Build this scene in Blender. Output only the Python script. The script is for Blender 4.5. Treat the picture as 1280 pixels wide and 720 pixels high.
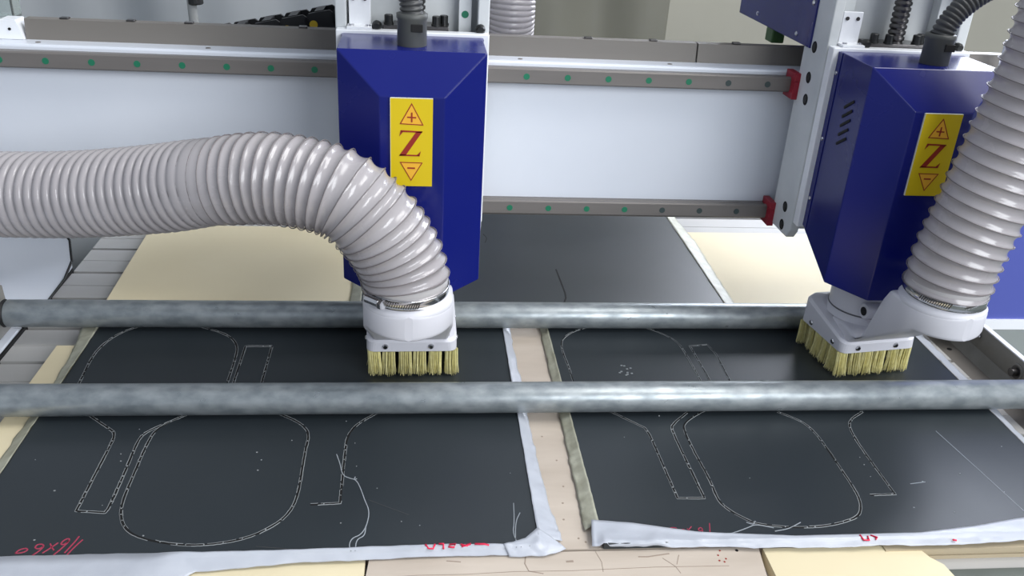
import bpy, bmesh, math, random
from mathutils import Vector, Matrix, noise
for _o in list(bpy.data.objects): bpy.data.objects.remove(_o)
SC = bpy.context.scene; COL = SC.collection
PI = math.pi
# ---------------------------------------------------------------- camera
cam_d = bpy.data.cameras.new('camera'); cam = bpy.data.objects.new('camera', cam_d); COL.objects.link(cam)
R_ = Vector((0.99434, -0.09202, 0.05306)); D_ = Vector((0.00707, -0.44111, -0.89742)); F_ = Vector((0.10598, 0.89272, -0.43797))
cam.matrix_world = Matrix(((R_.x, -D_.x, -F_.x, 0.4675), (R_.y, -D_.y, -F_.y, 0.0), (R_.z, -D_.z, -F_.z, 0.65972), (0, 0, 0, 1)))
cam_d.sensor_width = 36; cam_d.lens = 1111.23/1280*36; cam_d.clip_start = 0.02; cam_d.clip_end = 100
SC.camera = cam
# ---------------------------------------------------------------- world and lights
w = bpy.data.worlds.new('world'); SC.world = w; w.use_nodes = True
bg = w.node_tree.nodes['Background']; bg.inputs[0].default_value = (0.80, 0.88, 1.0, 1); bg.inputs[1].default_value = 0.52
def area_light(name, loc, target, sx, sy, power, col):
    l = bpy.data.lights.new(name, 'AREA'); l.shape = 'RECTANGLE'; l.size = sx; l.size_y = sy; l.energy = power; l.color = col
    o = bpy.data.objects.new(name, l); COL.objects.link(o); o.location = loc
    o.rotation_euler = (Vector(target)-Vector(loc)).to_track_quat('-Z', 'Y').to_euler(); return o
area_light('skylight', (3.1, 0.5, 4.2), (0.9, 1.1, 0), 3.0, 2.2, 170, (1.0, 0.99, 0.97))
area_light('front_daylight', (2.9, -2.4, 1.9), (0.6, 1.2, 0.2), 3.2, 1.8, 165, (0.94, 0.97, 1.0))
vs = SC.view_settings; vs.view_transform = 'Standard'; vs.look = 'None'; vs.exposure = 0.0; vs.gamma = 1; vs.use_curve_mapping = False

# ---------------------------------------------------------------- materials
MATS = {}
def lin(c):
    c = c/255.0
    return c/12.92 if c <= 0.04045 else ((c+0.055)/1.055)**2.4
def M(name, rgb, rough=0.5, metal=0.0, var=None, bump=None, spec=0.5, coat=0.0, transl=0.0, trans=0.0, rvar=None, emit=0.0, alpha=1.0, stretch=None, rand=0.0):
    """rgb in sRGB 0-255; var=(scale, second rgb, sharpness) colour wear; bump=(scale, strength, distance)"""
    if name in MATS: return MATS[name]
    m = bpy.data.materials.new(name); m.use_nodes = True; nt = m.node_tree; N = nt.nodes; L = nt.links
    b = N['Principled BSDF']; c = tuple(lin(v) for v in rgb)+(1,)
    b.inputs['Base Color'].default_value = c; b.inputs['Roughness'].default_value = rough; b.inputs['Metallic'].default_value = metal
    b.inputs['Specular IOR Level'].default_value = spec; b.inputs['Coat Weight'].default_value = coat; b.inputs['Coat Roughness'].default_value = 0.12
    b.inputs['Transmission Weight'].default_value = trans; b.inputs['Alpha'].default_value = alpha
    if emit: b.inputs['Emission Color'].default_value = c; b.inputs['Emission Strength'].default_value = emit
    tc = N.new('ShaderNodeTexCoord'); mp = N.new('ShaderNodeMapping'); L.new(tc.outputs['Object'], mp.inputs[0])
    if stretch: mp.inputs['Scale'].default_value = stretch
    col = None
    if var:
        n = N.new('ShaderNodeTexNoise'); n.inputs['Scale'].default_value = var[0]; n.inputs['Detail'].default_value = 6; L.new(mp.outputs[0], n.inputs[0])
        r = N.new('ShaderNodeValToRGB'); s = var[2]; r.color_ramp.elements[0].position = 0.5-s; r.color_ramp.elements[1].position = 0.5+s
        r.color_ramp.elements[0].color = c; r.color_ramp.elements[1].color = tuple(lin(v) for v in var[1])+(1,)
        L.new(n.outputs[0], r.inputs[0]); col = r.outputs[0]
    if rand:
        oi = N.new('ShaderNodeObjectInfo'); h = N.new('ShaderNodeHueSaturation'); mr = N.new('ShaderNodeMapRange')
        mr.inputs[3].default_value = 1-rand; mr.inputs[4].default_value = 1+rand; L.new(oi.outputs['Random'], mr.inputs[0]); L.new(mr.outputs[0], h.inputs['Value'])
        if col: L.new(col, h.inputs['Color'])
        else: h.inputs['Color'].default_value = c
        col = h.outputs[0]
    if col: L.new(col, b.inputs['Base Color'])
    if rvar:
        n = N.new('ShaderNodeTexNoise'); n.inputs['Scale'].default_value = rvar[0]; n.inputs['Detail'].default_value = 5; L.new(mp.outputs[0], n.inputs[0])
        mr = N.new('ShaderNodeMapRange'); mr.inputs[1].default_value = 0.3; mr.inputs[2].default_value = 0.7; mr.inputs[3].default_value = rvar[1]; mr.inputs[4].default_value = rvar[2]
        L.new(n.outputs[0], mr.inputs[0]); L.new(mr.outputs[0], b.inputs['Roughness'])
    if bump:
        n = N.new('ShaderNodeTexNoise'); n.inputs['Scale'].default_value = bump[0]; n.inputs['Detail'].default_value = 4; L.new(mp.outputs[0], n.inputs[0])
        bp = N.new('ShaderNodeBump'); bp.inputs['Strength'].default_value = bump[1]; bp.inputs['Distance'].default_value = bump[2]
        L.new(n.outputs[0], bp.inputs['Height']); L.new(bp.outputs[0], b.inputs['Normal'])
    if transl:
        t = N.new('ShaderNodeBsdfTranslucent'); t.inputs[0].default_value = c; mx = N.new('ShaderNodeMixShader'); mx.inputs[0].default_value = transl
        L.new(b.outputs[0], mx.inputs[1]); L.new(t.outputs[0], mx.inputs[2]); L.new(mx.outputs[0], N['Material Output'].inputs[0])
    MATS[name] = m; return m
def mats():
    M('blue_paint', (8, 20, 104), 0.24, spec=0.45, bump=(900, 0.05, 0.0005), rvar=(7, 0.18, 0.30))
    M('blue_panel', (84, 94, 172), 0.35, bump=(300, 0.1, 0.0005))
    M('white_paint', (226, 230, 238), 0.32, var=(2.5, (212, 218, 228), 0.25))
    M('white_gloss', (236, 238, 242), 0.25)
    M('plate_white', (214, 217, 218), 0.4, var=(14, (196, 200, 202), 0.2))
    M('rail_steel', (128, 123, 120), 0.42, 0.25, var=(30, (108, 104, 101), 0.3), stretch=(0.1, 1, 1))
    M('bar_grey', (124, 119, 113), 0.5, 0.15, var=(12, (106, 102, 97), 0.3), stretch=(0.15, 1, 1))
    M('bright_steel', (205, 205, 208), 0.16, 1.0)
    M('dark_steel', (92, 90, 90), 0.28, 0.9)
    M('green_plug', (22, 112, 82), 0.45)
    M('worn_plug', (52, 66, 66), 0.5)
    M('red_seal', (148, 22, 44), 0.4)
    M('black_bolt', (18, 20, 20), 0.4)
    M('hole_dark', (14, 14, 15), 0.8)
    M('black_plastic', (30, 31, 33), 0.45)
    M('conduit_grey', (66, 67, 68), 0.42)
    M('gland_grey', (74, 76, 75), 0.5)
    M('hose_pvc', (193, 188, 190), 0.2, coat=0.45, var=(9, (174, 169, 172), 0.25), transl=0.25, rvar=(35, 0.12, 0.32))
    M('hose_plain', (200, 197, 198), 0.28, coat=0.2, transl=0.2)
    M('hose_wire', (126, 120, 121), 0.45, 0.2)
    M('shoe_white', (204, 204, 211), 0.42, bump=(250, 0.08, 0.0006))
    M('groove_grey', (96, 96, 100), 0.6)
    M('bristle', (234, 228, 172), 0.5, var=(160, (214, 204, 136), 0.2), rand=0.12)
    M('galvanised', (164, 170, 173), 0.42, 0.45, var=(70, (132, 140, 144), 0.16), rvar=(50, 0.26, 0.5), bump=(60, 0.1, 0.0012), stretch=(0.6, 1, 1))
    M('label_yellow', (216, 188, 10), 0.4)
    M('label_orange', (236, 178, 50), 0.4)
    M('label_red', (146, 34, 20), 0.5)
    M('label_edge', (225, 225, 215), 0.5)
    M('sheet_black', (42, 48, 53), 0.4, rvar=(5, 0.36, 0.44), var=(3, (37, 43, 47), 0.3), spec=0.48)
    M('cut_dark', (6, 6, 7), 0.9)
    M('burr_pale', (146, 150, 152), 0.7)
    M('film_white', (214, 218, 227), 0.3, transl=0.3, bump=(45, 0.3, 0.003), var=(30, (196, 201, 211), 0.3))
    M('film_aged', (206, 206, 188), 0.4, transl=0.25, bump=(70, 0.45, 0.003), var=(60, (168, 166, 146), 0.22))
    M('marker_red', (158, 50, 76), 0.6)
    M('marker_bright', (222, 40, 78), 0.6)
    M('fibre', (146, 152, 158), 0.6)
    M('cream_board', (226, 214, 182), 0.62, var=(4, (217, 203, 168), 0.3), spec=0.3)
    M('worn_board', (203, 191, 178), 0.7, var=(16, (180, 167, 153), 0.25), stretch=(0.35, 1.6, 1), bump=(90, 0.25, 0.001))
    M('board_edge', (178, 164, 138), 0.7)
    M('scratch_brown', (152, 137, 124), 0.8)
    M('slat_grey', (178, 176, 173), 0.6, 0.0, var=(9, (164, 163, 161), 0.3), rand=0.04)
    M('slot_dark', (44, 44, 44), 0.9)
    M('angle_steel', (150, 148, 144), 0.5, 0.35, var=(18, (130, 128, 122), 0.25))
    M('floor_grey', (92, 98, 92), 0.7, var=(3, (76, 82, 78), 0.3))
    M('wall_grey', (186, 183, 170), 0.8, var=(1.2, (168, 165, 154), 0.3))
    M('frame_grey', (150, 152, 152), 0.5)
    M('daylight_pane', (236, 242, 255), 0.3, emit=16.0)
    M('curtain_plastic', (198, 202, 206), 0.35, transl=0.35)
    M('curtain_dusty', (150, 148, 136), 0.4, transl=0.35, var=(3, (132, 131, 120), 0.3))
    M('chain_black', (20, 21, 24), 0.45)
    M('yellow_dot', (206, 172, 40), 0.5)
    M('green_part', (58, 92, 48), 0.5)
    M('rubber_black', (16, 17, 18), 0.6)
    g = M('clear_acrylic', (225, 235, 232), 0.06, trans=0.9); 
mats()

# ---------------------------------------------------------------- mesh building
class B:
    def __init__(s): s.v = []; s.f = []; s.sm = []
    def add(s, vs, fs, smooth=False):
        n = len(s.v); s.v += [Vector(v) for v in vs]; s.f += [tuple(i+n for i in f) for f in fs]; s.sm += [smooth]*len(fs); return s
    def box(s, x0, x1, y0, y1, z0, z1, bev=0.0):
        if bev <= 0:
            vs = [(x, y, z) for z in (z0, z1) for y in (y0, y1) for x in (x0, x1)]
            return s.add(vs, [(0, 2, 3, 1), (4, 5, 7, 6), (0, 1, 5, 4), (2, 6, 7, 3), (0, 4, 6, 2), (1, 3, 7, 5)])
        bm = bmesh.new(); bmesh.ops.create_cube(bm, size=1)
        for v in bm.verts: v.co = Vector(((x0+x1)/2+v.co.x*(x1-x0), (y0+y1)/2+v.co.y*(y1-y0), (z0+z1)/2+v.co.z*(z1-z0)))
        bmesh.ops.bevel(bm, geom=bm.edges[:], offset=bev, segments=2, affect='EDGES', profile=0.5)
        return s.bm(bm)
    def bm(s, bm, smooth=False):
        bm.verts.index_update(); s.add([v.co.copy() for v in bm.verts], [tuple(v.index for v in f.verts) for f in bm.faces], smooth); bm.free(); return s
    def lathe(s, p, ax, prof, n=32, smooth=True, cap=True):
        """prof: list of (t along ax, radius)"""
        ax = Vector(ax).normalized(); p = Vector(p); u = ax.orthogonal().normalized(); w_ = ax.cross(u); vs = []; fs = []
        for t, r in prof:
            for k in range(n):
                a = 2*PI*k/n; vs.append(p+ax*t+(u*math.cos(a)+w_*math.sin(a))*r)
        for i in range(len(prof)-1):
            for k in range(n): fs.append((i*n+k, i*n+(k+1) % n, (i+1)*n+(k+1) % n, (i+1)*n+k))
        s.add(vs, fs, smooth)
        if cap:
            m = len(prof)
            s.add(vs[:n], [tuple(range(n-1, -1, -1))]); s.add(vs[(m-1)*n:], [tuple(range(n))])
        return s
    def cyl(s, p, ax, r, h, n=24, bev=0.0):
        if bev: return s.lathe(p, ax, [(0, r-bev), (bev, r), (h-bev, r), (h, r-bev)], n, False)
        return s.lathe(p, ax, [(0, r), (h, r)], n, n > 10)
    def prism(s, pts, ax, a, b):
        """polygon of 2D points extruded along axis ax (0,1,2) from a to b"""
        def P(q, t):
            if ax == 0: return (t, q[0], q[1])
            if ax == 1: return (q[0], t, q[1])
            return (q[0], q[1], t)
        n = len(pts); vs = [P(q, a) for q in pts]+[P(q, b) for q in pts]
        fs = [tuple(range(n-1, -1, -1)), tuple(range(n, 2*n))]+[(i, (i+1) % n, n+(i+1) % n, n+i) for i in range(n)]
        return s.add(vs, fs)
    def ribbon(s, pts, wd, z, closed=False, th=0.0004):
        """flat ribbon with a little thickness lying on z, width wd"""
        P = [Vector((p[0], p[1])) for p in pts]; n = len(P); vs = []
        for i in range(n):
            a = P[i-1] if (i or closed) else P[i]; b = P[(i+1) % n] if (i < n-1 or closed) else P[i]
            t = (b-a); t = t.normalized() if t.length > 1e-9 else Vector((1, 0)); q = Vector((-t.y, t.x))*wd/2
            vs += [(P[i].x+q.x, P[i].y+q.y, z), (P[i].x+q.x*.8, P[i].y+q.y*.8, z+th), (P[i].x-q.x*.8, P[i].y-q.y*.8, z+th), (P[i].x-q.x, P[i].y-q.y, z)]
        fs = []
        for i in range(n if closed else n-1):
            j = (i+1) % n
            for k in range(3): fs.append((i*4+k, i*4+k+1, j*4+k+1, j*4+k))
        return s.add(vs, fs)
    def tube(s, pts, r, n=8):
        P = [Vector(p) for p in pts]; vs = []; u = None
        for i, p in enumerate(P):
            t = (P[min(i+1, len(P)-1)]-P[max(i-1, 0)]).normalized()
            u = t.orthogonal().normalized() if u is None else (u-t*u.dot(t)).normalized(); v = t.cross(u)
            rr = r[i] if isinstance(r, (list, tuple)) else r
            for k in range(n): a = 2*PI*k/n; vs.append(p+(u*math.cos(a)+v*math.sin(a))*rr)
        fs = [(i*n+k, i*n+(k+1) % n, (i+1)*n+(k+1) % n, (i+1)*n+k) for i in range(len(P)-1) for k in range(n)]
        fs += [tuple(range(n-1, -1, -1)), tuple(range((len(P)-1)*n, len(P)*n))]
        return s.add(vs, fs, n > 4)
    def build(s, name, mat, parent=None, label=None, bevel=0.0):
        me = bpy.data.meshes.new(name); root = parent
        while root and root.parent: root = root.parent
        if root: off = root.location.copy()
        else:
            xs = [v.x for v in s.v]; ys = [v.y for v in s.v]; off = Vector(((min(xs)+max(xs))/2, (min(ys)+max(ys))/2, min(v.z for v in s.v)))
        me.from_pydata([v-off for v in s.v], [], s.f)
        me.polygons.foreach_set('use_smooth', s.sm); me.materials.append(MATS[mat])
        bm = bmesh.new(); bm.from_mesh(me); bmesh.ops.recalc_face_normals(bm, faces=bm.faces[:]); bm.to_mesh(me); bm.free()
        o = bpy.data.objects.new(name, me); COL.objects.link(o)
        if parent: o.parent = parent
        else: o.location = off
        if bevel:
            md = o.modifiers.new('bevel', 'BEVEL'); md.width = bevel; md.segments = 2; md.limit_method = 'ANGLE'
        if label: o['label'] = label
        return o
def thing(name, label, cat, loc, group=None):
    o = bpy.data.objects.new(name, None); COL.objects.link(o); o.location = loc; o.empty_display_size = 0.02
    return tag(o, label, cat, group)
def tag(o, label, cat, group=None, kind=None):
    o['label'] = label; o['category'] = cat
    if group: o['group'] = group
    if kind: o['kind'] = kind
    return o
def struct(o, label=None):
    o['kind'] = 'structure'
    if label: o['label'] = label
    return o
def link_copy(src, parent, loc, rot=(0, 0, 0)):
    c = src.copy(); COL.objects.link(c); c.parent = parent; c.location = loc; c.rotation_euler = rot; return c
def spline(pts, step):
    """Catmull-Rom through 3D points, resampled evenly"""
    P = [Vector(p) for p in pts]; P = [2*P[0]-P[1]]+P+[2*P[-1]-P[-2]]; out = []
    for i in range(1, len(P)-2):
        for k in range(40):
            t = k/40.0; a, b, c, d = P[i-1:i+3]
            out.append(0.5*((2*b)+(c-a)*t+(2*a-5*b+4*c-d)*t*t+(3*b-a-3*c+d)*t*t*t))
    out.append(P[-2]); res = [out[0]]; acc = 0
    for i in range(1, len(out)):
        seg = (out[i]-out[i-1]).length; s0 = 0
        while acc+seg-s0 >= step:
            s0 += step-acc; res.append(out[i-1].lerp(out[i], s0/seg)); acc = 0
        acc += seg-s0
    return res
def hose_mesh(pts, R, depth, pitch, n=44, sub=7, sharp=0.55, helix=1.0, ridge=lambda s: 0.0):
    """ribbed hose; ridge(s)=0: round bulges with creases at the wire, 1: pointed ridges carried by the wire"""
    step = pitch/sub; P = spline(pts, step); b = B(); vs = []; u = None
    for i, p in enumerate(P):
        t = (P[min(i+1, len(P)-1)]-P[max(i-1, 0)]).normalized()
        u = (Vector((0, -1, 0))-t*t.dot(Vector((0, -1, 0)))).normalized() if u is None else (u-t*u.dot(t)).normalized(); v = t.cross(u); g = ridge(i*step)
        for k in range(n):
            a = 2*PI*k/n; ph = (i/sub+helix*k/n) % 1.0; q = abs(math.sin(PI*ph))
            r = R-depth+depth*((1-g)*q**sharp+g*(1-q**.75))
            vs.append(p+(u*math.cos(a)+v*math.sin(a))*r)
    fs = [(i*n+k, i*n+(k+1) % n, (i+1)*n+(k+1) % n, (i+1)*n+k) for i in range(len(P)-1) for k in range(n)]
    b.add(vs, fs, True); return b
def wire_mesh(pts, R, depth, pitch, rad, ridge=lambda s: 0.0, per=32):
    P = spline(pts, pitch/per); u = None; out = []
    for i, p in enumerate(P):
        t = (P[min(i+1, len(P)-1)]-P[max(i-1, 0)]).normalized()
        u = (Vector((0, -1, 0))-t*t.dot(Vector((0, -1, 0)))).normalized() if u is None else (u-t*u.dot(t)).normalized(); v = t.cross(u)
        a = -2*PI*i/per; out.append(p+(u*math.cos(a)+v*math.sin(a))*(R-depth+depth*ridge(i*pitch/per)+rad*.35))
    return B().tube(out, rad, 5)
# ================================================================ the setting
struct(B().box(-7, 8, -3, 5.2, -0.95, -0.90).build('floor', 'floor_grey'), 'grey workshop floor below the machine')
wb = B()
for a in ((-7, 2.3, -0.9, 5), (5.4, 8, -0.9, 5), (2.3, 5.4, -0.9, 0.75), (2.3, 5.4, 4.4, 5)): wb.box(a[0], a[1], 4.6, 4.8, a[2], a[3])
struct(wb.build('wall_back', 'wall_grey'), 'plain grey workshop wall behind the machine')
wn = thing('window_1', '', '', (3.85, 4.6, 0.75)); del wn['label']; del wn['category']; wn['kind'] = 'structure'
fr = B()
for x in (2.32, 3.34, 4.36, 5.38): fr.box(x-.03, x+.03, 4.58, 4.72, 0.75, 4.4)
for z in (0.78, 2.57, 4.37): fr.box(2.3, 5.4, 4.585, 4.715, z-.03, z+.03)
fr.build('window_frame', 'frame_grey', wn)
for x in (2.35, 3.37, 4.39):
    for z in (0.81, 2.60): B().box(x, x+.96, 4.66, 4.665, z, z+1.73).build('pane', 'daylight_pane', wn)

# ================================================================ machine table
tb = thing('machine_table', 'grey slotted machine bed with slats and white side frame under the boards', 'machine table', (0.6, 1.3, -0.10))
B().box(-0.118, 1.42, 0.45, 2.15, -0.10, -0.05).build('bed_base', 'slot_dark', tb)
src = None
for k in range(16):
    y0 = 0.546+0.1*k
    if src is None:
        b = B()
        b.prism([(y0, -.05), (y0, -.024), (y0+.0445, -.024), (y0+.0450, -.0262), (y0+.0462, -.0262), (y0+.0467, -.024), (y0+.092, -.024), (y0+.092, -.05)], 0, -0.12, 1.312)
        src = b.build('slat', 'slat_grey', tb); src_mesh = src
    else:
        c = link_copy(src_mesh, tb, (0, 0.1*k, 0))
sf = B().box(-0.52, -0.1245, 0.40, 1.452, -0.16, -0.020, 0.004).build('side_frame', 'white_paint', tb, 'white painted side frame left of the slats')
B().box(-0.1245, -0.121, 0.42, 1.45, -0.06, -0.0205).build('rubber_strip', 'rubber_black', tb)
for y in (1.162, 1.02, 1.32): B().box(-0.143, -0.1385, y-.003, y+.003, -.021, -.0195).build('slot_hole', 'hole_dark', sf)
B().box(-0.53, -0.14, 1.0, 1.4, -0.9, -0.16).build('leg', 'white_paint', tb); B().box(1.3, 1.42, 0.6, 2.1, -0.9, -0.10).build('leg', 'white_paint', tb)

B().box(1.0, 1.36, .44, .694, -.0238, -.0228).build('front_shade_strip', 'floor_grey', tb, 'dark grey strip put in as shade over the front slats')  # added thin plate, its dark colour stands in for shadow on the slats
ar = thing('side_rail', 'grey steel angle rail with bolts running along the right bed edge', 'steel rail', (1.35, 1.3, -0.05))
rp = B().box(1.362, 1.370, 0.55, 1.62, -0.05, 0.024, 0.001).build('upright_flange', 'angle_steel', ar)
B().box(1.362, 1.371, 0.55, 1.62, 0.0242, 0.0262).build('top_edge', 'white_gloss', ar)
rb = B().box(1.314, 1.362, 0.55, 1.62, -0.05, -0.030).build('bottom_flange', 'bar_grey', ar)
B().prism([(1.350, -.030), (1.362, -.030), (1.362, -.012)], 1, 0.56, 1.61).build('inner_fillet', 'angle_steel', ar)
for y in (1.02, 1.09, 1.19, 1.30): B().cyl((1.335, y, -.0302), (0, 0, 1), .004, .0006, 14).build('bolt_hole', 'hole_dark', rb)
for y in (1.065, 1.26):
    bo = B().lathe((1.362, y, 0.003), (-1, 0, 0), [(0, .0105), (.0015, .0105), (.0015, .0068), (.010, .0062)], 20, False).build('bolt', 'dark_steel', rp)
    B().lathe((1.3618, y, 0.003), (-1, 0, 0), [(0, .014), (.0012, .0135)], 22, False).build('washer', 'angle_steel', rp)
B().cyl((1.362, 1.165, 0.009), (-1, 0, 0), .0045, .004, 16, .001).build('screw', 'bright_steel', rp)

# ================================================================ boards lying on the bed
def board(name, pts, z0, z1, mat, label, cat='board', bev=0.0):
    o = B().prism(pts, 2, z0, z1).build(name, mat, None, None, bev); return tag(o, label, cat)
def rect(x0, x1, y0, y1): return [(x0, y0), (x1, y0), (x1, y1), (x0, y1)]
board('cream_board', [(-.021, 1.256), (1.296, 1.256), (1.300, 1.625), (-.034, 1.625)], -.024, -.0085, 'cream_board', 'large smooth cream board lying under the rear black sheet', bev=.0008)
board('underlay_board', rect(-.047, .262, .726, 1.164), -.024, -.0082, 'cream_board', 'pale board showing along the left edge of the left black sheet', bev=.0006)
cu = board('underlay_board', rect(.266, .976, .7245, 1.250), -.024, -.0085, 'worn_board', 'worn pale plywood board seen in the gap between two black sheets')
for k in range(3):
    board('thin_board', rect(.98+.002*k, 1.262-.003*(k % 2), .7115+.002*(k % 2)-.0008*k, 1.248), -.024+.0054*k, -.024+.0054*k+.0050, 'board_edge',
          ('thin board at the bottom of the stack under the right black sheet', 'thin board in the middle of the stack under the right black sheet', 'thin board on top of the stack under the right black sheet')[k])
fp = board('front_plank', [(.424, .50), (.826, .50), (.834, .66), (.842, .7215), (.420, .7215), (.417, .69)], -.024, -.0088, 'worn_board', 'scratched worn plank along the front edge below both sheets', 'plank')
board('cream_offcut', rect(.12, .4155, .50, .7195), -.024, -.0105, 'cream_board', 'cream offcut left of the scratched front plank')
board('cream_offcut', [(.846, .50), (1.052, .50), (1.044, .66), (1.040, .688), (1.030, .700), (1.022, .7195), (.8465, .7195)], -.024, -.0095, 'cream_board', 'cream offcut with broken corner right of the scratched front plank')
random.seed(5)
def zz(o, pts, wd=.0011, z=-.0088): B().ribbon(pts, wd, z, th=.0002).build('scratch', 'scratch_brown', o)
zz(fp, [(.425, .690), (.47, .6925), (.52, .692), (.57, .694), (.63, .693), (.72, .695), (.80, .694)], .0008)
zz(fp, [(.585, .7215), (.582, .705), (.585, .694), (.60, .69)], .0014); zz(fp, [(.66, .7205), (.664, .705), (.663, .69)], .0007)
zz(fp, [(.705, .711), (.715, .7105), (.74, .7145)], .0018); zz(fp, [(.731, .708), (.742, .695), (.745, .685)], .0009); zz(fp, [(.750, .712), (.744, .698)], .0008)
zz(fp, [(.50, .712), (.515, .71)], .0016); zz(fp, [(.626, .7065), (.634, .7068)], .003)
for x, y in ((.797, .717), (.793, .710), (.792, .702), (.797, .7), (.80, .7045)): B().cyl((x, y, -.0089), (0, 0, 1), .0011, .0004, 8).build('speck', 'label_red', fp)
B().cyl((.816, .7165, -.0089), (0, 0, 1), .0017, .0006, 10).build('speck', 'hole_dark', fp)
for x, y in ((.641, .83), (.636, .80), (.633, .772), (.645, .741), (.628, .93), (.640, .88), (.652, .735)): B().cyl((x, y, -.0086), (0, 0, 1), .0013, .0004, 8).build('speck', 'scratch_brown', cu)

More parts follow.
